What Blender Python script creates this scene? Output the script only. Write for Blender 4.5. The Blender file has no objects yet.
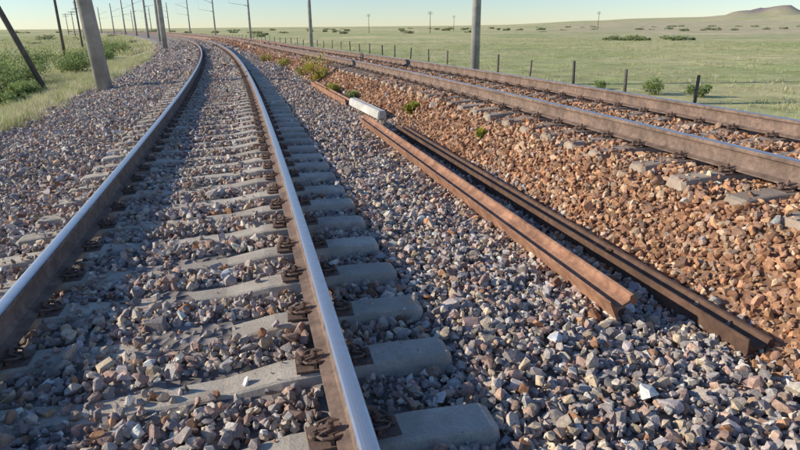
import bpy, bmesh, math, random
import numpy as np
from mathutils import Vector, Matrix
R=np.random.RandomState(7); random.seed(7)
scene=bpy.context.scene
COL=scene.collection

# ---------------------------------------------------------------- helpers
def mat(name):
    m=bpy.data.materials.new(name); m.use_nodes=True
    nt=m.node_tree; b=nt.nodes["Principled BSDF"]
    return m,nt,b
def N(nt,t,**kw):
    n=nt.nodes.new(t)
    for k,v in kw.items(): setattr(n,k,v)
    return n
def noise(nt,scale,detail=4,rough=.6,coord='Object'):
    tc=N(nt,'ShaderNodeTexCoord'); n=N(nt,'ShaderNodeTexNoise')
    n.inputs['Scale'].default_value=scale; n.inputs['Detail'].default_value=detail; n.inputs['Roughness'].default_value=rough
    nt.links.new(tc.outputs[coord],n.inputs['Vector']); return n
def ramp(nt,src,stops):
    r=N(nt,'ShaderNodeValToRGB'); e=r.color_ramp.elements
    while len(e)<len(stops): e.new(.5)
    for i,(p,c) in enumerate(stops):
        e[i].position=p; e[i].color=(c[0],c[1],c[2],1) if not isinstance(c,(int,float)) else (c,c,c,1)
    nt.links.new(src,r.inputs['Fac']); return r
def mix(nt,a,b,fac,mode='MIX'):
    m=N(nt,'ShaderNodeMix',data_type='RGBA',blend_type=mode)
    for sock,v in ((m.inputs['Factor'],fac),(m.inputs[6],a),(m.inputs[7],b)):
        if hasattr(v,'links'): nt.links.new(v,sock)
        elif isinstance(v,(int,float)): sock.default_value=v
        else: sock.default_value=(v[0],v[1],v[2],1)
    return m.outputs[2]
def bump(nt,b,h,strength,dist):
    bp=N(nt,'ShaderNodeBump'); bp.inputs['Strength'].default_value=strength; bp.inputs['Distance'].default_value=dist
    nt.links.new(h,bp.inputs['Height']); nt.links.new(bp.outputs['Normal'],b.inputs['Normal'])

def npmesh(name,V,F,mats,cols=None,midx=None,smooth=False,parent=None):
    V=np.asarray(V,np.float32); F=np.asarray(F,np.int32); m,k=F.shape
    me=bpy.data.meshes.new(name)
    me.vertices.add(len(V)); me.vertices.foreach_set('co',V.ravel())
    me.loops.add(m*k); me.loops.foreach_set('vertex_index',F.ravel())
    me.polygons.add(m); me.polygons.foreach_set('loop_start',np.arange(0,m*k,k,dtype=np.int32))
    if midx is not None: me.polygons.foreach_set('material_index',np.asarray(midx,np.int32))
    me.update(calc_edges=True)
    me.polygons.foreach_set('use_smooth',np.full(m,smooth,dtype=bool))
    if cols is not None:
        a=me.color_attributes.new('Col','FLOAT_COLOR','POINT')
        c=np.ones((len(V),4),np.float32); c[:,:3]=cols; a.data.foreach_set('color',c.ravel())
    for x in mats: me.materials.append(x)
    o=bpy.data.objects.new(name,me); COL.objects.link(o)
    if parent: o.parent=parent
    return o
def empty(name):
    o=bpy.data.objects.new(name,None); COL.objects.link(o); return o
def bm_arrays(bm):
    bmesh.ops.triangulate(bm,faces=bm.faces[:]); bm.verts.index_update()
    V=np.array([v.co[:] for v in bm.verts]); F=np.array([[v.index for v in f.verts] for f in bm.faces])
    bm.free(); return V,F
def instance(proto,pos,rot,scl):
    V,F=proto; n=len(pos)
    scl=np.asarray(scl)
    if scl.ndim==1: scl=scl[:,None]
    P=V[None]*scl[:,None,:]
    P=np.einsum('nij,nkj->nki',rot,P)+pos[:,None,:]
    FF=F[None]+(np.arange(n)*len(V))[:,None,None]
    return P.reshape(-1,3),FF.reshape(-1,F.shape[1])
class Acc:
    def __init__(s): s.V=[];s.F=[];s.C=[];s.n=0
    def add(s,V,F,C=None):
        s.V.append(V); s.F.append(F+s.n); s.n+=len(V)
        if C is not None: s.C.append(C)
    def get(s): return np.concatenate(s.V),np.concatenate(s.F),(np.concatenate(s.C) if s.C else None)
def randrot(n):
    q=R.normal(size=(n,4)); q/=np.linalg.norm(q,axis=1)[:,None]; w,x,y,z=q.T
    return np.stack([np.stack([1-2*(y*y+z*z),2*(x*y-z*w),2*(x*z+y*w)],1),
                     np.stack([2*(x*y+z*w),1-2*(x*x+z*z),2*(y*z-x*w)],1),
                     np.stack([2*(x*z-y*w),2*(y*z+x*w),1-2*(x*x+y*y)],1)],1)
def zrot(a):
    a=np.asarray(a,float); c,s=np.cos(a),np.sin(a); z=np.zeros_like(a); o=np.ones_like(a)
    return np.stack([np.stack([c,-s,z],1),np.stack([s,c,z],1),np.stack([z,z,o],1)],1)
_perm=R.rand(512,512)
def vnoise(x,y):
    xi=np.floor(x).astype(int); yi=np.floor(y).astype(int); fx=x-xi; fy=y-yi
    fx=fx*fx*(3-2*fx); fy=fy*fy*(3-2*fy)
    g=lambda a,b:_perm[a%512,b%512]
    return (g(xi,yi)*(1-fx)+g(xi+1,yi)*fx)*(1-fy)+(g(xi,yi+1)*(1-fx)+g(xi+1,yi+1)*fx)*fy-.5

# ---------------------------------------------------------------- track geometry
ds=.25; S=np.arange(-8,420,ds)
kap=np.where(S<95,1/540.,1/1400.)
TH=.245+np.cumsum(kap*ds); TH-=np.interp(0,S,TH)-.245
dx=-np.sin(TH)*ds; dy=np.cos(TH)*ds
CX=np.cumsum(dx); CY=np.cumsum(dy); CX+=-.495-np.interp(0,S,CX); CY+=-.189-np.interp(0,S,CY)
def P(s,d):
    s=np.asarray(s,float); d=np.asarray(d,float)
    th=np.interp(s,S,TH)
    return np.interp(s,S,CX)+d*np.cos(th), np.interp(s,S,CY)+d*np.sin(th)
def heading(s): return np.interp(s,S,TH)
def sm(a,b,x):
    t=np.clip((x-a)/(b-a),0,1); return t*t*(3-2*t)
def D2(s): return 5.06-.83*sm(0,45,s)
def Z2(s): return .35-.185*sm(3,45,s)
def tilt(d): return .035*(np.clip(d,-1.5,1.5)-.795)
GR=.795
def base_z(s,d):
    s=np.asarray(s,float); d=np.asarray(d,float)
    c2=D2(s); z2=Z2(s)
    k=[-60,-8.0,-6.6,-3.8,-2.3,-1.4,-.8,0,.8,1.0,1.4,1.9]
    zk=[-1.6,-1.45,-1.14,-.55,-.37,-.325,-.288,-.260,-.240,-.248,-.254,-.285]
    K=[np.full(s.shape,v) for v in k]; Zk=[np.full(s.shape,v) for v in zk]
    rel=[(-2.15,None,-.385),(-1.90,None,-.34),(-1.54,-.40,None),(-1.36,-.275,None),(-1.1,-.238,None),(0,-.242,None),(1.1,-.238,None),(1.5,-.25,None),(2.3,-.36,None),(4.6,None,-1.14),(6.2,None,-1.45),(60,None,-1.6)]
    for r,a,b in rel:
        K.append(c2+r); Zk.append(z2+a if a is not None else np.full(s.shape,b))
    out=Zk[0].copy()
    for i in range(len(K)-1):
        t=np.clip((d-K[i])/(K[i+1]-K[i]),0,1); out=np.where(d>=K[i],Zk[i]+(Zk[i+1]-Zk[i])*t,out)
    return out
def hnoise(s,d):
    return .035*vnoise(s*1.1+5,d*1.1+9)+.03*vnoise(s*4+50,d*4+7)

# colours
GREY=np.array([[.50,.42,.37],[.36,.315,.295],[.59,.50,.41],[.46,.31,.25],[.65,.55,.43],[.29,.26,.245],[.55,.38,.29],[.42,.385,.355],[.58,.46,.32],[.49,.42,.385],[.38,.27,.225],[.69,.62,.53]])
BROWN=np.array([[.53,.28,.15],[.43,.22,.12],[.60,.36,.20],[.36,.19,.11],[.54,.31,.18],[.29,.17,.115],[.62,.43,.28],[.48,.34,.24],[.47,.265,.165]])

# ---------------------------------------------------------------- materials
def stone_mat(name):
    m,nt,b=mat(name); a=N(nt,'ShaderNodeAttribute',attribute_name='Col')
    n=noise(nt,55,5,.7); r=ramp(nt,n.outputs['Fac'],[(.3,.66),(.7,1.3)])
    c=mix(nt,a.outputs['Color'],r.outputs['Color'],1,'MULTIPLY')
    n3=noise(nt,260,2,.6); r3=ramp(nt,n3.outputs['Fac'],[(.35,.75),(.65,1.2)])
    c=mix(nt,c,r3.outputs['Color'],.8,'MULTIPLY')
    nt.links.new(c,b.inputs['Base Color']); b.inputs['Roughness'].default_value=.92; b.inputs['Specular IOR Level'].default_value=.25
    n2=noise(nt,90,5,.7); bump(nt,b,n2.outputs['Fac'],.6,.008); return m
M_stone=stone_mat('ballast_stone')
def ground_mat(name,bs=14):
    m,nt,b=mat(name); a=N(nt,'ShaderNodeAttribute',attribute_name='Col')
    n=noise(nt,2.5,8,.75); r=ramp(nt,n.outputs['Fac'],[(.3,.6),(.72,1.35)])
    c=mix(nt,a.outputs['Color'],r.outputs['Color'],1,'MULTIPLY')
    tc=N(nt,'ShaderNodeTexCoord'); v=N(nt,'ShaderNodeTexVoronoi'); v.inputs['Scale'].default_value=bs
    nt.links.new(tc.outputs['Object'],v.inputs['Vector'])
    sp=N(nt,'ShaderNodeSeparateColor'); nt.links.new(v.outputs['Color'],sp.inputs['Color'])
    r2=ramp(nt,sp.outputs['Red'],[(0,.55),(1,1.35)])
    c=mix(nt,c,r2.outputs['Color'],.8,'MULTIPLY')
    nt.links.new(c,b.inputs['Base Color']); b.inputs['Roughness'].default_value=.95
    bump(nt,b,v.outputs['Distance'],.9,.05); return m
M_bed=ground_mat('ballast_bed')
def concrete_mat(name,c1,c2,sc=6,stain=None):
    m,nt,b=mat(name); n=noise(nt,sc,8,.7); r=ramp(nt,n.outputs['Fac'],[(.3,c1),(.7,c2)])
    n2=noise(nt,120,4,.7); r2=ramp(nt,n2.outputs['Fac'],[(.3,.7),(.6,1.1)])
    c=mix(nt,r.outputs['Color'],r2.outputs['Color'],.8,'MULTIPLY')
    n4=noise(nt,1.7,3,.6); r4=ramp(nt,n4.outputs['Fac'],[(.4,.78),(.6,1.06)])
    c=mix(nt,c,r4.outputs['Color'],1,'MULTIPLY')
    if stain:
        n5=noise(nt,9,6,.7); r5=ramp(nt,n5.outputs['Fac'],[(.50,0.),(.68,.6)]); c=mix(nt,c,stain,r5.outputs['Color'])
    nt.links.new(c,b.inputs['Base Color']); b.inputs['Roughness'].default_value=.9
    n3=noise(nt,70,6,.75); bump(nt,b,n3.outputs['Fac'],.6,.01); return m
M_sleeper=concrete_mat('sleeper_concrete',(.50,.43,.34),(.70,.62,.50),6,(.42,.33,.25))
M_sleeper2=concrete_mat('dusty_sleeper_concrete',(.38,.29,.215),(.52,.43,.34),6,(.36,.22,.14))
M_pole=concrete_mat('pole_concrete',(.38,.36,.33),(.52,.50,.45),3)
M_white=concrete_mat('pale_concrete',(.62,.59,.53),(.76,.74,.68),5)
def rust_mat(name,c1,c2,sc=18,met=.0,rough=.8):
    m,nt,b=mat(name); n=noise(nt,sc,8,.72); r=ramp(nt,n.outputs['Fac'],[(.32,c1),(.68,c2)])
    n2=noise(nt,4,3,.6); r2=ramp(nt,n2.outputs['Fac'],[(.35,.7),(.65,1.2)])
    c=mix(nt,r.outputs['Color'],r2.outputs['Color'],1,'MULTIPLY')
    nt.links.new(c,b.inputs['Base Color']); b.inputs['Roughness'].default_value=rough; b.inputs['Metallic'].default_value=met
    n3=noise(nt,130,5,.7); bump(nt,b,n3.outputs['Fac'],.4,.004); return m
M_rust=rust_mat('rail_rust',(.13,.085,.063),(.29,.20,.15))
M_rusto=rust_mat('old_rail_rust',(.24,.11,.06),(.50,.28,.175),11)
M_rustshade=rust_mat('shaded_rail_rust',(.085,.048,.032),(.18,.10,.065))  # rust darkened further: the neighbouring rail's shadow is painted into the colour
M_fast=rust_mat('fastener_steel',(.12,.078,.06),(.26,.17,.125),60)
def steel():
    m,nt,b=mat('polished_rail_head'); n=noise(nt,22,6,.7); r=ramp(nt,n.outputs['Fac'],[(.3,(.68,.65,.62)),(.7,(.86,.84,.81))])
    nt.links.new(r.outputs['Color'],b.inputs['Base Color']); b.inputs['Metallic'].default_value=.9
    r2=ramp(nt,n.outputs['Fac'],[(.3,.48),(.7,.34)]); nt.links.new(r2.outputs['Color'],b.inputs['Roughness']); return m
M_steel=steel()
def leaf_mat(name):
    m,nt,b=mat(name); a=N(nt,'ShaderNodeAttribute',attribute_name='Col')
    nt.links.new(a.outputs['Color'],b.inputs['Base Color']); b.inputs['Roughness'].default_value=.7
    tr=N(nt,'ShaderNodeBsdfTranslucent'); nt.links.new(a.outputs['Color'],tr.inputs['Color'])
    mx=N(nt,'ShaderNodeMixShader'); mx.inputs[0].default_value=.35
    nt.links.new(b.outputs[0],mx.inputs[1]); nt.links.new(tr.outputs[0],mx.inputs[2])
    nt.links.new(mx.outputs[0],nt.nodes['Material Output'].inputs['Surface']); return m
M_leaf=leaf_mat('foliage')
M_wood=concrete_mat('weathered_wood',(.10,.085,.07),(.20,.17,.14),9)
M_ins=mat('insulator_glass')[0]; M_ins.node_tree.nodes['Principled BSDF'].inputs['Base Color'].default_value=(.25,.3,.28,1); M_ins.node_tree.nodes['Principled BSDF'].inputs['Roughness'].default_value=.2
M_galv=rust_mat('galvanised_steel',(.25,.25,.25),(.38,.38,.37),10,.5,.5)

# ---------------------------------------------------------------- ballast bed (corridor sheet)
sv=np.concatenate([np.arange(-7,30,.2),np.arange(30,90,.6),np.arange(90,415,2.5)])
dv=np.concatenate([[-8,-7],np.arange(-6.6,9.8,.1),[9.9,10.2,10.8,11.5]])
SS,DD=np.meshgrid(sv,dv,indexing='ij')
ZZ=base_z(SS,DD)+hnoise(SS,DD)-.02
XX,YY=P(SS,DD)
c2=D2(SS)
g=np.array([.23,.20,.18]); br=np.array([.34,.19,.11]); gr=np.array([.52,.47,.27])
wb=sm(0,.5,DD-(c2-2.3)+.4*vnoise(SS*2,DD*2))[...,None]
C=g*(1-wb)+br*wb
C=C*(1+.5*sm(30,60,SS))[...,None]
wl=sm(-3.9,-4.7,DD+.8*vnoise(SS*.8,DD*.8))[...,None]; wr=sm(2.5,3.3,DD-c2+.8*vnoise(SS*.8,DD*.8))[...,None]
C=C*(1-wl)+gr*wl; C=C*(1-wr)+gr*wr
ni,nj=SS.shape
idx=np.arange(ni*nj).reshape(ni,nj)
F=np.stack([idx[:-1,:-1],idx[:-1,1:],idx[1:,1:],idx[1:,:-1]],-1).reshape(-1,4)[:, ::-1]
npmesh('railway_embankment',np.stack([XX,YY,ZZ],-1).reshape(-1,3),F,[M_bed],C.reshape(-1,3),smooth=True)

# ---------------------------------------------------------------- plain / terrain
rad=np.concatenate([[0.5],np.geomspace(3,6500,150)]); na=720
ang=np.linspace(0,2*np.pi,na,endpoint=False)
RR,AA=np.meshgrid(rad,ang,indexing='ij')
X=RR*np.sin(AA); Y=RR*np.cos(AA)
phi=np.degrees(np.where(AA>np.pi,AA-2*np.pi,AA))
Zp=np.full(X.shape,-1.15)
far=sm(60,250,RR)
Zp+=far*1.2*vnoise(X/60+3,Y/60+8)*1.0
Zp+=sm(450,1100,RR)*(sm(2,24,phi)*sm(80,45,phi))*(10+5*vnoise(AA*14,RR/400))
Zp+=sm(1800,2600,RR)*sm(9,22,phi)*sm(90,50,phi)*(14+14*vnoise(AA*22,RR/900))
hz=sm(3000,4200,RR)*sm(25.5,31,phi)*sm(75,55,phi)
Zp+=hz*(44+60*vnoise(AA*30+3,RR/1200+4)+30*vnoise(AA*90,RR/500))
ga=np.array([.70,.62,.36]); gb=np.array([.57,.55,.28]); tan=np.array([.66,.55,.38]); hazy_hill=np.array([.30,.24,.25])  # aerial haze is mixed into the far hill colour, no volume
w=sm(-.15,.15,vnoise(X/9,Y/14)*.5+vnoise(X/45,Y/60)*.7)[...,None]
Cp=ga*(1-w)+gb*w
w2=(sm(50,250,RR)*sm(3,20,phi)*sm(-.3,.15,vnoise(X/110+7,Y/160)))[...,None]*.8
Cp=Cp*(1-w2)+tan*w2
Cp=Cp*(1-hz[...,None])+hazy_hill*hz[...,None]
idx=np.arange(X.size).reshape(X.shape); nxt=np.roll(idx,-1,axis=1)
F=np.stack([idx[:-1],nxt[:-1],nxt[1:],idx[1:]],-1).reshape(-1,4)[:, ::-1]
def plain_mat():
    m,nt,b=mat('steppe_ground'); a=N(nt,'ShaderNodeAttribute',attribute_name='Col')
    n=noise(nt,.6,10,.75); r=ramp(nt,n.outputs['Fac'],[(.3,.6),(.7,1.35)])
    c=mix(nt,a.outputs['Color'],r.outputs['Color'],1,'MULTIPLY')
    n1=noise(nt,.05,6,.7); r1=ramp(nt,n1.outputs['Fac'],[(.38,(.78,.9,.72)),(.62,(1.2,1.12,1.12))])
    c=mix(nt,c,r1.outputs['Color'],1,'MULTIPLY')
    nt.links.new(c,b.inputs['Base Color']); b.inputs['Roughness'].default_value=1; b.inputs['Specular IOR Level'].default_value=.1
    n2=noise(nt,3,8,.8); bump(nt,b,n2.outputs['Fac'],.8,.15); return m
npmesh('ground',np.stack([X,Y,Zp],-1).reshape(-1,3),F,[plain_mat()],Cp.reshape(-1,3),smooth=True)

# ---------------------------------------------------------------- rails
half=[(.075,0),(.075,.010),(.045,.018),(.022,.026),(.012,.040),(.009,.062),(.009,.112),(.013,.132),(.034,.141),(.0375,.148),(.0368,.166),(.033,.1735),(.024,.1775),(.012,.1795),(0,.180)]
prof=[(x,z) for x,z in half]+[(-x,z) for x,z in reversed(half[:-1])]
prof=np.array(prof); npf=len(prof)
pol=[]
for i in range(npf):
    a,b=prof[i],prof[(i+1)%npf]; pol.append(1 if min(a[1],b[1])>=.1734 else 0)
def sweep(name,px,py,pz,th,mats,parent=None,roll=0,caps=True,polished=True,sc=1.0):
    n=len(px); c,s=math.cos(roll),math.sin(roll)
    lx=(prof[:,0]*c-(prof[:,1])*s)*sc; lz=(prof[:,0]*s+prof[:,1]*c)*sc
    V=np.zeros((n,npf,3))
    V[...,0]=px[:,None]+lx[None]*np.cos(th)[:,None]; V[...,1]=py[:,None]+lx[None]*np.sin(th)[:,None]; V[...,2]=pz[:,None]+lz[None]
    idx=np.arange(n*npf).reshape(n,npf); nx=np.roll(idx,-1,axis=1)
    F=np.stack([idx[:-1],nx[:-1],nx[1:],idx[1:]],-1).reshape(-1,4)
    mi=np.tile(np.array(pol if polished else [0]*npf),n-1)
    me=bpy.data.meshes.new(name)
    faces=F.tolist()
    if caps: faces+= [list(idx[0])[::-1],list(idx[-1])]; mi=np.concatenate([mi,[0,0]])
    me.from_pydata(V.reshape(-1,3).tolist(),[],faces)
    me.polygons.foreach_set('material_index',mi.astype(np.int32))
    for m in mats: me.materials.append(m)
    bm=bmesh.new(); bm.from_mesh(me); bmesh.ops.recalc_face_normals(bm,faces=bm.faces[:]); bm.to_mesh(me); bm.free()
    o=bpy.data.objects.new(name,me); COL.objects.link(o); o.parent=parent; return o
T1=empty('railway_track'); T2=empty('railway_track.001')
sr=np.arange(-6,400,.5)
for nm,d in (('rail_inner',-GR),('rail_outer',GR)):
    px,py=P(sr,np.full(sr.shape,d)); sweep(nm,px,py,np.full(sr.shape,-.18)+tilt(d),heading(sr),[M_rust,M_steel],T1)
for nm,d in (('rail_near',-GR),('rail_far',GR)):
    px,py=P(sr,D2(sr)+d); sweep(nm+'_2',px,py,Z2(sr)-.18,heading(sr)+.0,[M_rust,M_steel],T2)

# sleepers
def sleeper_proto():
    bm=bmesh.new(); rings=[]
    xs=[-1.35,-1.32,-1.05,-.55,-.30,0,.30,.55,1.05,1.32,1.35]
    for x in xs:
        a=abs(x)
        zt=-.035*sm(.62,.3,a)-.02*sm(1.0,1.32,a); wt=.085-.012*sm(.62,.3,a); wb=.145-.02*sm(.62,.3,a)
        if a>1.34: wt-=.016; wb-=.012; zt-=.016
        zb=-.20
        pts=[(-wb,zb),(-wt-.016,zt-.035),(-wt-.004,zt-.008),(-wt+.008,zt),(wt-.008,zt),(wt+.004,zt-.008),(wt+.016,zt-.035),(wb,zb)]
        rings.append([bm.verts.new((x,p[0],p[1])) for p in pts])
    for a,b in zip(rings,rings[1:]):
        for i in range(8): bm.faces.new([a[i],a[(i+1)%8],b[(i+1)%8],b[i]])
    bm.faces.new(rings[0][::-1]); bm.faces.new(rings[-1])
    bmesh.ops.recalc_face_normals(bm,faces=bm.faces[:])
    return bm_arrays(bm)
SP=sleeper_proto()
SL1=np.arange(1.88-.515*10,400,.515); SL2=np.arange(1.2-.515*8,300,.515)
SL1j=SL1+R.normal(0,.012,len(SL1)); SL2j=SL2+R.normal(0,.02,len(SL2))
def slab(name,sl,dfun,zfun,tl,parent,m):
    d=dfun(sl)+R.normal(0,.012,len(sl)); x,y=P(sl,d); z=zfun(sl)-.20
    a=heading(sl)+R.normal(0,.010,len(sl))
    rot=zrot(a); t=Matrix.Rotation(-tl,3,'Y'); rot=rot@np.array(t)
    V,F=instance(SP,np.stack([x,y,z],1),rot,np.ones(len(sl)))
    return npmesh(name,V,F,[m],parent=parent)
slab('sleepers',SL1j,lambda s:np.zeros(s.shape),lambda s:np.full(s.shape,float(tilt(0.))),.035,T1,M_sleeper)
slab('sleepers_2',SL2j,D2,Z2,0,T2,M_sleeper2)

# fasteners: plate, clip, short bolt, coiled spring washer, nut
def fast_proto():
    bm=bmesh.new()
    def box(x,y,z,sx,sy,sz,rx=0):
        r=bmesh.ops.create_cube(bm,size=1)['verts']
        bmesh.ops.scale(bm,vec=(sx,sy,sz),verts=r)
        if rx: bmesh.ops.rotate(bm,cent=(0,0,0),matrix=Matrix.Rotation(rx,3,'Y'),verts=r)
        bmesh.ops.translate(bm,vec=(x,y,z),verts=r)
    def cyl(x,y,z,r,h,n=10):
        v=bmesh.ops.create_cone(bm,cap_ends=True,segments=n,radius1=r,radius2=r,depth=h)['verts']
        bmesh.ops.translate(bm,vec=(x,y,z+h/2),verts=v)
    def tube(pts,w):
        prev=None
        for i,p in enumerate(pts):
            a=Vector(pts[max(i-1,0)]); b=Vector(pts[min(i+1,len(pts)-1)]); t=(b-a).normalized()
            u=t.cross(Vector((0,0,1))); u=u.normalized() if u.length>1e-4 else Vector((1,0,0)); v=t.cross(u)
            ring=[bm.verts.new(Vector(p)+(u*math.cos(q)+v*math.sin(q))*w) for q in (0,1.047,2.094,3.142,4.189,5.236)]
            if prev:
                for k in range(6): bm.faces.new([prev[k],prev[(k+1)%6],ring[(k+1)%6],ring[k]])
            else: bm.faces.new(ring)
            prev=ring
        bm.faces.new(prev[::-1])
    def coil(x,y,z,r,turns,pitch,w):
        n=int(12*turns); tube([(x+r*math.cos(2*math.pi*i/12),y+r*math.sin(2*math.pi*i/12),z+pitch*i/12) for i in range(n+1)],w)
    box(0,0,.003,.35,.14,.012)
    for sg in (-1,1):
        box(sg*.090,0,.018,.016,.12,.026)
        box(sg*.074,0,.030,.058,.050,.011,sg*.18)
        # looped spring rod pressing on the rail foot
        tube([(sg*.050,-.045,.034),(sg*.085,-.058,.040),(sg*.125,-.050,.036),(sg*.140,-.022,.030),(sg*.115,-.012,.036),(sg*.085,-.012,.046),(sg*.085,.012,.046),(sg*.115,.012,.036),(sg*.140,.022,.030),(sg*.125,.050,.036),(sg*.085,.058,.040),(sg*.050,.045,.034)],.0065)
        cyl(sg*.090,0,.025,.010,.050)
        cyl(sg*.090,0,.050,.0175,.013,6)
        cyl(sg*.150,.0,.008,.009,.040)
        coil(sg*.150,0,.014,.017,2,.008,.0045)
        cyl(sg*.150,.0,.030,.0165,.012,6)
    return bm_arrays(bm)
FP=fast_proto()
def fasten(name,sl,dfun,zfun,parent,smax):
    sl=sl[(sl<smax)&(sl>-5)]; A=Acc()
    for g_ in (-GR,GR):
        d=dfun(sl)+g_; x,y=P(sl,d); z=zfun(sl,g_)-.20
        V,F=instance(FP,np.stack([x,y,z],1),zrot(heading(sl)+R.normal(0,.03,len(sl))),np.ones(len(sl))); A.add(V,F)
    V,F,_=A.get(); npmesh(name,V,F,[M_fast],parent=parent)
fasten('fasteners',SL1j,lambda s:np.zeros(s.shape),lambda s,g_:np.full(s.shape,float(tilt(g_))),T1,60)
fasten('fasteners_2',SL2j,D2,lambda s,g_:Z2(s)-.006,T2,50)

# ---------------------------------------------------------------- ballast stones
def rock_proto(npts):
    bm=bmesh.new()
    p=R.normal(size=(npts,3)); p/=np.linalg.norm(p,axis=1)[:,None]
    p=np.sign(p)*np.abs(p)**.8; p*=R.uniform(.8,1.05,(npts,1)); p*=np.array([1,R.uniform(.62,.95),R.uniform(.45,.75)])
    for q in p: bm.verts.new(q)
    r=bmesh.ops.convex_hull(bm,input=bm.verts[:])
    loose=[v for v in bm.verts if not v.link_faces]
    bmesh.ops.delete(bm,geom=loose,context='VERTS')
    bmesh.ops.recalc_face_normals(bm,faces=bm.faces[:])
    return bm_arrays(bm)
PR_hi=[rock_proto(15) for _ in range(30)]
PR_lo=[rock_proto(9) for _ in range(20)]
def near_sleeper(s,d):
    k=np.clip(np.searchsorted(SL1,s),1,len(SL1)-1); ds1=np.minimum(abs(s-SL1[k]),abs(s-SL1[k-1]))
    in1=(ds1<.124)&(np.abs(d)<1.37)
    k=np.clip(np.searchsorted(SL2,s),1,len(SL2)-1); ds2=np.minimum(abs(s-SL2[k]),abs(s-SL2[k-1]))
    e=d-D2(s); in2=(ds2<.124)&(np.abs(e)<1.37)
    return in1,in2
ACC=Acc()
def scatter(s0,s1,d0,d1,sp,size,protos,top=False,frac=1.0,chips=False):
    s,d=np.meshgrid(np.arange(s0,s1,sp),np.arange(d0,d1,sp),indexing='ij')
    s=s.ravel()+R.uniform(-.6,.6,s.size)*sp; d=d.ravel()+R.uniform(-.6,.6,d.size)*sp
    c2=D2(s); ed=.35*vnoise(s*1.3,d*1.3)
    keep=(d>-4.3+ed*2)&(d<c2+3.1+ed*2)&(R.rand(len(s))<frac)
    s,d=s[keep],d[keep]
    x,y=P(s,d); keep=(y>.35)|(s>6); s,d,x,y=s[keep],d[keep],x[keep],y[keep]
    in1,in2=near_sleeper(s,d); c2=D2(s)
    pc=.34*sm(.15,-.45,d)*sm(-1.3,-1.0,d)+.02*(abs(d)<.6)+.05*sm(1.2,1.35,d)+.25*sm(0,.3,vnoise(s*1.4+3,d*1.4))*(d<.3)
    if chips: pc=pc*.5+.10
    cov1=in1&(R.rand(len(s))<pc)&(abs(abs(d)-GR)>.22)
    cov2=in2&(R.rand(len(s))<.15+.25*sm(-.1,.3,vnoise(s*1.1,d*1.3)))&(abs(abs(d-c2)-GR)>.22)
    railz=(abs(abs(d)-GR)<.10)|(abs(abs(d-c2)-GR)<.10)
    keep=((~in1)|cov1)&((~in2)|cov2)
    s,d,x,y,c2,cov1,cov2,railz=[a[keep] for a in (s,d,x,y,c2,cov1,cov2,railz)]
    n=len(s); sz=size*np.exp(R.normal(0,.30,n))*.5
    cov=cov1|cov2
    sz=np.where(cov,sz*.8,sz)
    z=base_z(s,d)+hnoise(s,d)*np.where(abs(d)<1.5,.6,1)+R.uniform(-.014,.010,n)*(max(size,.03)/.05)
    if chips: z=z+.012
    z=np.where(cov1,-.2+tilt(d)-.035*sm(.6,.3,abs(d))+sz*.45,z); z=np.where(cov2,Z2(s)-.2-.02+sz*.45,z)
    z=np.where(railz,np.minimum(z,base_z(s,d)-.03),z)
    if top:
        z=z+size*.35
        k=~railz&~cov; s,d,x,y,c2,z,sz=[a[k] for a in (s,d,x,y,c2,z,sz)]; n=len(s)
    wb=sm(0,.45,d-(c2-2.2)+.5*vnoise(s*2,d*2))
    wb=np.clip(wb+.05,0,.97)
    isb=R.rand(n)<wb
    C=np.where(isb[:,None],BROWN[R.randint(0,len(BROWN),n)],GREY[R.randint(0,len(GREY),n)])
    C=C*np.exp(R.normal(0,.2,(n,1)))
    t=(np.exp(-((abs(d)-GR)/.22)**2)*.5)[:,None]; C=C*(1-t)+np.array([.25,.165,.115])*t
    pk=R.randint(0,len(protos),n); rot=randrot(n)
    for k,pr in enumerate(protos):
        m=pk==k
        if not m.any(): continue
        V,F=instance(pr,np.stack([x[m],y[m],z[m]],1),rot[m],sz[m]); ACC.add(V,F,np.repeat(C[m],len(pr[0]),axis=0))
scatter(-1,7,-4.3,8.6,.038,.056,PR_hi)
scatter(0,7,-4.3,8.6,.068,.060,PR_hi,top=True,frac=.55)
scatter(.5,5,-3.2,5.5,.042,.020,PR_lo,frac=.8,chips=True)
scatter(7,20,-4.6,8.6,.052,.070,PR_lo)
scatter(20,42,-4.6,8.4,.09,.115,PR_lo)
scatter(42,85,-4.6,8.4,.20,.20,PR_lo)
V,F,C=ACC.get()
npmesh('ballast_stones',V,F,[M_stone],np.clip(C,0,.8))

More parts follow.
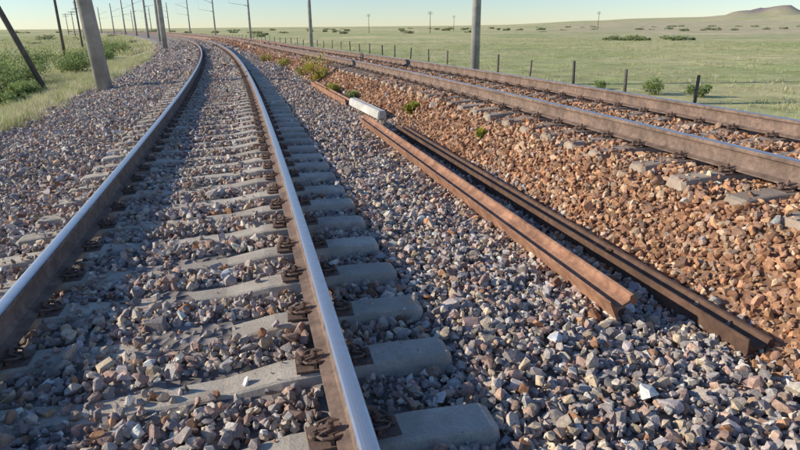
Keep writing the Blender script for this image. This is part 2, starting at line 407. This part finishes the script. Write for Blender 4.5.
# ---------------------------------------------------------------- loose rails / concrete post
def loose_rail(name,p0,p1,zoff,roll,mats,sc=1.0):
    n=24; t=np.linspace(0,1,n)
    px=p0[0]+(p1[0]-p0[0])*t; py=p0[1]+(p1[1]-p0[1])*t; pz=p0[2]+(p1[2]-p0[2])*t+zoff
    th=np.full(n,math.atan2(-(p1[0]-p0[0]),p1[1]-p0[1]))
    return sweep(name,px,py,pz,th,mats,None,roll,polished=False,sc=sc)
loose_rail('old_rail',(1.20,2.92,-.265),(-.68,10.0,-.255),0,math.radians(-64),[M_rusto],.88)
loose_rail('old_rail',(1.80,2.62,-.345),(-.04,9.4,-.32),0,math.radians(-84),[M_rustshade],.95)
loose_rail('old_rail',(-1.15,12.6,-.28),(-2.55,17.2,-.28),0,math.radians(-80),[M_rusto],.9)
def post(name,p0,p1,w,h,m):
    bm=bmesh.new(); v=Vector(p1)-Vector(p0)
    r=bmesh.ops.create_cube(bm,size=1)['verts']; bmesh.ops.scale(bm,vec=(w,v.length,h),verts=r)
    bmesh.ops.bevel(bm,geom=bm.edges[:],offset=.018,segments=2,affect='EDGES')
    for vv in bm.verts:
        if vv.co.z>0: vv.co.x*=.82
    me=bpy.data.meshes.new(name); bm.to_mesh(me); bm.free(); me.materials.append(m)
    o=bpy.data.objects.new(name,me); COL.objects.link(o)
    o.location=(Vector(p0)+Vector(p1))/2; o.rotation_euler=v.to_track_quat('Y','Z').to_euler(); return o
post('concrete_post',(-.30,10.5,-.25),(-.96,12.2,-.20),.18,.15,M_white)

# ---------------------------------------------------------------- poles
def addcyl(bm,p0,p1,r0,r1,n=16,mi=0):
    p0=Vector(p0);p1=Vector(p1); v=p1-p0
    r=bmesh.ops.create_cone(bm,cap_ends=True,segments=n,radius1=r0,radius2=r1,depth=v.length)
    q=v.to_track_quat('Z','Y').to_matrix()
    bmesh.ops.rotate(bm,cent=(0,0,0),matrix=q,verts=r['verts']); bmesh.ops.translate(bm,vec=(p0+p1)/2,verts=r['verts'])
    fs=set(f for vv in r['verts'] for f in vv.link_faces)
    for f in fs: f.material_index=mi; f.smooth=len(f.verts)==4
def mkobj(name,bm,mats):
    me=bpy.data.meshes.new(name); bm.to_mesh(me); bm.free()
    for m in mats: me.materials.append(m)
    o=bpy.data.objects.new(name,me); COL.objects.link(o); return o
def catenary(x,y,z,ang,r=.21,lean=0):
    bm=bmesh.new()
    addcyl(bm,(0,0,-.6),(0,0,10.2),r,r*.68,28)
    addcyl(bm,(0,0,10.2),(0,0,10.28),r*.72,r*.6,20)
    for h in (5.6,7.4,8.9): addcyl(bm,(0,0,h),(0,0,h+.09),r*.86,r*.86,20,1)
    addcyl(bm,(.17,0,7.45),(.6,0,7.62),.05,.05,10,2); addcyl(bm,(.6,0,7.62),(3.1,0,8.55),.03,.03,8,1)
    addcyl(bm,(.15,0,8.95),(2.7,0,8.42),.015,.015,6,1)
    addcyl(bm,(.17,0,5.7),(.6,0,5.8),.05,.05,10,2); addcyl(bm,(.6,0,5.8),(3.0,0,6.1),.022,.022,8,1)
    addcyl(bm,(2.9,0,6.1),(2.9,0,8.45),.01,.01,6,1)
    o=mkobj('catenary_pole',bm,[M_pole,M_galv,M_ins]); o.location=(x,y,z); o.rotation_euler=(0,lean,ang); return o
def gz(s,d): return max(float(base_z(np.array(s*1.),np.array(d*1.))),-1.15)
for s in (20,56,92,128,166,205,245,290):
    x,y=P(s,-3.45); x=float(x);y=float(y)
    catenary(x,y,gz(s,-3.45),float(heading(s)),.235,-.06 if s<21 else 0)
for s,dd in ((23.2,5.60),(62,6.4),(101,6.6),(138,6.6),(176,6.6),(215,6.6),(255,6.6),(300,6.6)):
    d=float(D2(np.array(s)))+dd; x,y=P(s,d); catenary(float(x),float(y),gz(s,d),float(heading(s))+math.pi,.20)
def telegraph(x,y,z,ang,strut=False,h=7.5):
    bm=bmesh.new(); addcyl(bm,(0,0,-.5),(0,0,h),.13,.09,12)
    for zz in (h-.35,h-.95):
        addcyl(bm,(-.95,0.1,zz),(.95,0.1,zz),.05,.05,6)
        for k in (-.85,-.55,-.25,.25,.55,.85):
            addcyl(bm,(k,.1,zz),(k,.1,zz+.14),.012,.012,6,1); addcyl(bm,(k,.1,zz+.12),(k,.1,zz+.24),.045,.03,8,1)
    if strut: addcyl(bm,(2.3,-.2,-.5),(.1,-.05,h-1.4),.12,.09,12)
    o=mkobj('telegraph_pole',bm,[M_wood,M_ins]); o.location=(x,y,z); o.rotation_euler=(0,0,ang)
for i,s in enumerate((27.0,58,88,118,148,180,212,245)):
    x,y=P(s,(-8.9,-11.5,-13,-14,-15,-16,-17,-18)[i]); telegraph(float(x),float(y),-1.15,float(heading(s)),strut=(i in (0,3)))
for (x,y) in ((12,230),(-13,270),(85,260),(30,330)): telegraph(x,y,-1.15,.3)

# ---------------------------------------------------------------- wire fence
FE=empty('wire_fence'); bm=bmesh.new(); pts=[]
for k in range(-2,60):
    s=22.4+3.5*k; d=14.4+R.uniform(-.1,.1); x,y=P(s,d); x=float(x);y=float(y); hgt=.88+R.uniform(-.1,.12)
    lx,ly=R.normal(0,.04,2); rr=R.uniform(.05,.07)
    p0=Vector((x,y,-1.4)); p1=Vector((x+lx,y+ly,-1.15+hgt)); addcyl(bm,p0,p1,rr,rr*.9,8); pts.append((p0,p1))
o=mkobj('fence_posts',bm,[M_wood]); o.parent=FE
bm=bmesh.new()
for (a0,a1),(b0,b1) in zip(pts,pts[1:]):
    for f in (.45,.68,.92): addcyl(bm,a0.lerp(a1,f),b0.lerp(b1,f),.004,.004,4)
o=mkobj('fence_wires',bm,[M_galv]); o.parent=FE

# ---------------------------------------------------------------- grass
def tuft_proto(nb,spread,h,w):
    V=[];F=[]
    for i in range(nb):
        a=R.uniform(0,2*np.pi); r=spread*math.sqrt(R.rand()); bx,by=r*math.cos(a),r*math.sin(a)
        l=h*R.uniform(.5,1.1); lean=R.uniform(.1,.6)*l; la=a+R.normal(0,.7); fa=R.uniform(0,np.pi)
        wx,wy=w*math.cos(fa),w*math.sin(fa); k=len(V)
        mx,my=bx+lean*.35*math.cos(la),by+lean*.35*math.sin(la); tx,ty=bx+lean*math.cos(la),by+lean*math.sin(la)
        V+=[(bx-wx,by-wy,-.03),(bx+wx,by+wy,-.03),(mx+wx*.8,my+wy*.8,l*.6),(mx-wx*.8,my-wy*.8,l*.6),(tx,ty,l)]
        F+=[(k,k+1,k+2),(k,k+2,k+3),(k+3,k+2,k+4)]
    return np.array(V),np.array(F)
TP=[tuft_proto(16,.14,.34,.006) for _ in range(10)]
TPf=[tuft_proto(14,.35,.28,.014) for _ in range(8)]
GA=Acc()
GC=np.array([[.62,.58,.32],[.51,.52,.23],[.68,.62,.40],[.43,.47,.19],[.66,.59,.35]])
def grass(n,s0,s1,d0,d1,protos,sc0,sc1,dens=0,colsh=1.0):
    s=R.uniform(s0,s1,n); d=R.uniform(d0,d1,n)
    k=vnoise(s*.35+11,d*.35)+.5*vnoise(s*1.2,d*1.2)+.5>R.uniform(0.1,.75,n)*dens; s,d=s[k],d[k]; n=len(s)
    x,y=P(s,d); z=np.maximum(base_z(s,d),-1.15)
    tone=vnoise(s*.2+30,d*.2)+.5; ci=np.clip((tone*3+R.normal(0,1.1,n)+.5).astype(int),0,4); C=GC[ci]*np.exp(R.normal(0,.12,(n,1)))*colsh
    pk=R.randint(0,len(protos),n); sz=R.uniform(sc0,sc1,n)
    for i,pr in enumerate(protos):
        m=pk==i
        if not m.any(): continue
        V,F=instance(pr,np.stack([x[m],y[m],z[m]],1),zrot(R.uniform(0,6.28,m.sum())),sz[m])
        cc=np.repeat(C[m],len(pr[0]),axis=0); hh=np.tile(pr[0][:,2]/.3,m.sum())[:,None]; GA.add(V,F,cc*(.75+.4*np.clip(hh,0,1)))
grass(11000,2,50,-9,-4.0,TP,.45,1.05,.8)
grass(500,2,40,-4.6,-3.6,TP,.5,1.0,1.2)
grass(16000,3,110,-45,-8,TPf,.7,1.4,.8)
grass(5000,3,60,7.8,11,TP,.6,1.1,.8)
grass(24000,3,130,9.5,70,TPf,.25,.65,1)
grass(9000,60,220,-60,-5,TPf,1.2,2.2,1)
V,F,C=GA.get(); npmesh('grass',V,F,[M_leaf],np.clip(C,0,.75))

# ---------------------------------------------------------------- bushes
def bush_arr(x,y,z,w,h,nl,leaf,col,col2):
    nlobe=max(4,int(7+w*3)); A=R.uniform(0,6.28,nlobe); rr=w*.5*np.sqrt(R.rand(nlobe))*.8
    lc=np.stack([rr*np.cos(A),rr*np.sin(A),h*R.uniform(.25,.72,nlobe)],1); lr=R.uniform(.18,.34,nlobe)*min(w,h*1.3)
    li=R.randint(0,nlobe,nl); q=R.normal(size=(nl,3)); q/=np.linalg.norm(q,axis=1)[:,None]
    p=lc[li]+q*(lr[li]*R.uniform(.35,1.15,nl))[:,None]*np.array([1,1,1.05]); p[:,2]=np.abs(p[:,2])
    tri=np.array([[-.5,0,0],[.5,0,0],[0,1.6,0.]]); rot=randrot(nl)
    V=np.einsum('nij,kj->nki',rot,tri)*(leaf*R.uniform(.6,1.4,(nl,1,1)))+p[:,None,:]+np.array([x,y,z])
    F=np.arange(nl*3).reshape(-1,3)
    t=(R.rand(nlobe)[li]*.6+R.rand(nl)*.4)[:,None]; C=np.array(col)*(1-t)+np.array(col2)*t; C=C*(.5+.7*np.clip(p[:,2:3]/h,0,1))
    V=V.reshape(-1,3); C=np.repeat(C,3,axis=0)
    SV=[];SF=[]
    for k in range(nlobe):
        b=len(SV)+len(V); e=lc[k]; SV+=[(x-.012,y,z-.05),(x+.012,y,z-.05),(x+e[0],y+e[1],z+e[2])]; SF.append((b,b+1,b+2))
    V=np.concatenate([V,np.array(SV)]); F=np.concatenate([F,np.array(SF)]); C=np.concatenate([C,np.tile([.12,.09,.05],(len(SV),1))])
    return V,F,C
G1=(.14,.21,.06);G2=(.38,.45,.16); Y1=(.42,.40,.05);Y2=(.75,.66,.08)
def bush(x,y,z,w,h,nl=1400,leaf=.05,c=(G1,G2),name='bush'):
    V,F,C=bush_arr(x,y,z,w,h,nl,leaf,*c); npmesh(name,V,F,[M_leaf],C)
for (s,d,w,h) in ((18.5,-8.2,2.4,1.0),(22,-8.8,2.6,1.1),(21,-6.3,1.3,.6),(26,-8.2,2.6,1.2),(31,-8.6,2.8,1.2),(34,-10.5,3.4,1.5),(37,-7.6,2.4,1.1),(43,-8.6,3,1.3),(50,-8,2.4,1.1),(16,-10.2,2.2,.9),(58,-9,3,1.3),(28,-11.5,3,1.2),(66,-8,3,1.3),(75,-9,3.4,1.4),(47,-12,3.5,1.5),(14.5,-8.0,1.2,.6),(24,-6.8,1.4,.7)):
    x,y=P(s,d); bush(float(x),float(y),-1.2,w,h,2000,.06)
for (x,y,w,h) in ((9.3,21.3,1.0,.6),(10.3,20.4,.8,.45),(7.9,23.2,.5,.3)): bush(x,y,-1.15,w,h,900,.045)
for (s,d,w,h,c) in ((19.5,3.0,.8,.8,(Y1,Y2)),(18.2,2.9,.5,.45,(Y1,Y2)),(20.6,2.8,.6,.45,(G1,Y2)),(15.2,2.8,.5,.3,(G1,Y2)),(13.4,3.0,.35,.2,(G1,G2)),(9.8,3.3,.32,.22,(G1,Y2)),(7.0,3.4,.16,.11,(G1,Y2)),(26,2.6,.7,.4,(G1,Y2)),(31,2.3,.8,.4,(G1,Y2))):
    x,y=P(s,d); bush(float(x),float(y),float(base_z(np.array(s*1.),np.array(d)))-.01,w,h,700,.028,c,'weed')
BA=Acc()
for i in range(140):
    a=math.radians(R.uniform(-34,36)); r=R.uniform(110,520); x,y=r*math.sin(a),r*math.cos(a)
    if a>math.radians(-12) and r<190: continue
    w=R.uniform(1.5,3.2)*(1+r/500); BA.add(*bush_arr(x,y,-1.35,w,w*.26,160,.2+r*.0005,(.20,.24,.11),(.38,.40,.2)))
for i in range(22):
    x=R.uniform(28,46); y=R.uniform(92,106); w=R.uniform(1.2,2.6); BA.add(*bush_arr(x,y,-1.25,w,w*.33,160,.16,(.18,.24,.09),(.36,.40,.17)))
V,F,C=BA.get(); npmesh('distant_shrubs',V,F,[M_leaf],C)

# ---------------------------------------------------------------- light, sky, camera
EL=21; SUNV=Vector((-1,-.03,0)).normalized()
el=math.radians(EL); dirv=Vector((SUNV.x*math.cos(el),SUNV.y*math.cos(el),math.sin(el)))
L=bpy.data.lights.new('sun','SUN'); L.energy=5; L.angle=math.radians(.5); L.color=(1,.90,.74)
lo=bpy.data.objects.new('sun',L); COL.objects.link(lo); lo.rotation_euler=dirv.to_track_quat('Z','Y').to_euler()
W=bpy.data.worlds.new('World'); scene.world=W; W.use_nodes=True; nt=W.node_tree
sky=nt.nodes.new('ShaderNodeTexSky'); sky.sky_type='NISHITA'; sky.sun_disc=False; sky.sun_elevation=el
sky.sun_rotation=math.atan2(SUNV.x,SUNV.y); sky.altitude=400; sky.air_density=1.0; sky.dust_density=.0; sky.ozone_density=2
tint=mix(nt,sky.outputs[0],(.83,.95,1.16),1,'MULTIPLY')
bg=nt.nodes['Background']; bg.inputs['Strength'].default_value=.13; nt.links.new(tint,bg.inputs['Color'])
cam=bpy.data.cameras.new('camera'); co=bpy.data.objects.new('camera',cam); COL.objects.link(co); scene.camera=co
cam.sensor_width=36; cam.lens=36*578/800; cam.clip_start=.05; cam.clip_end=12000
pitch=math.radians(19.0); roll=math.radians(.5)
co.location=(0,0,1.27)
co.rotation_euler=(Matrix.Rotation(math.pi/2-pitch,3,'X')@Matrix.Rotation(-roll,3,'Z')).to_euler()
scene.view_settings.view_transform='Standard'; scene.view_settings.look='None'; scene.view_settings.exposure=0
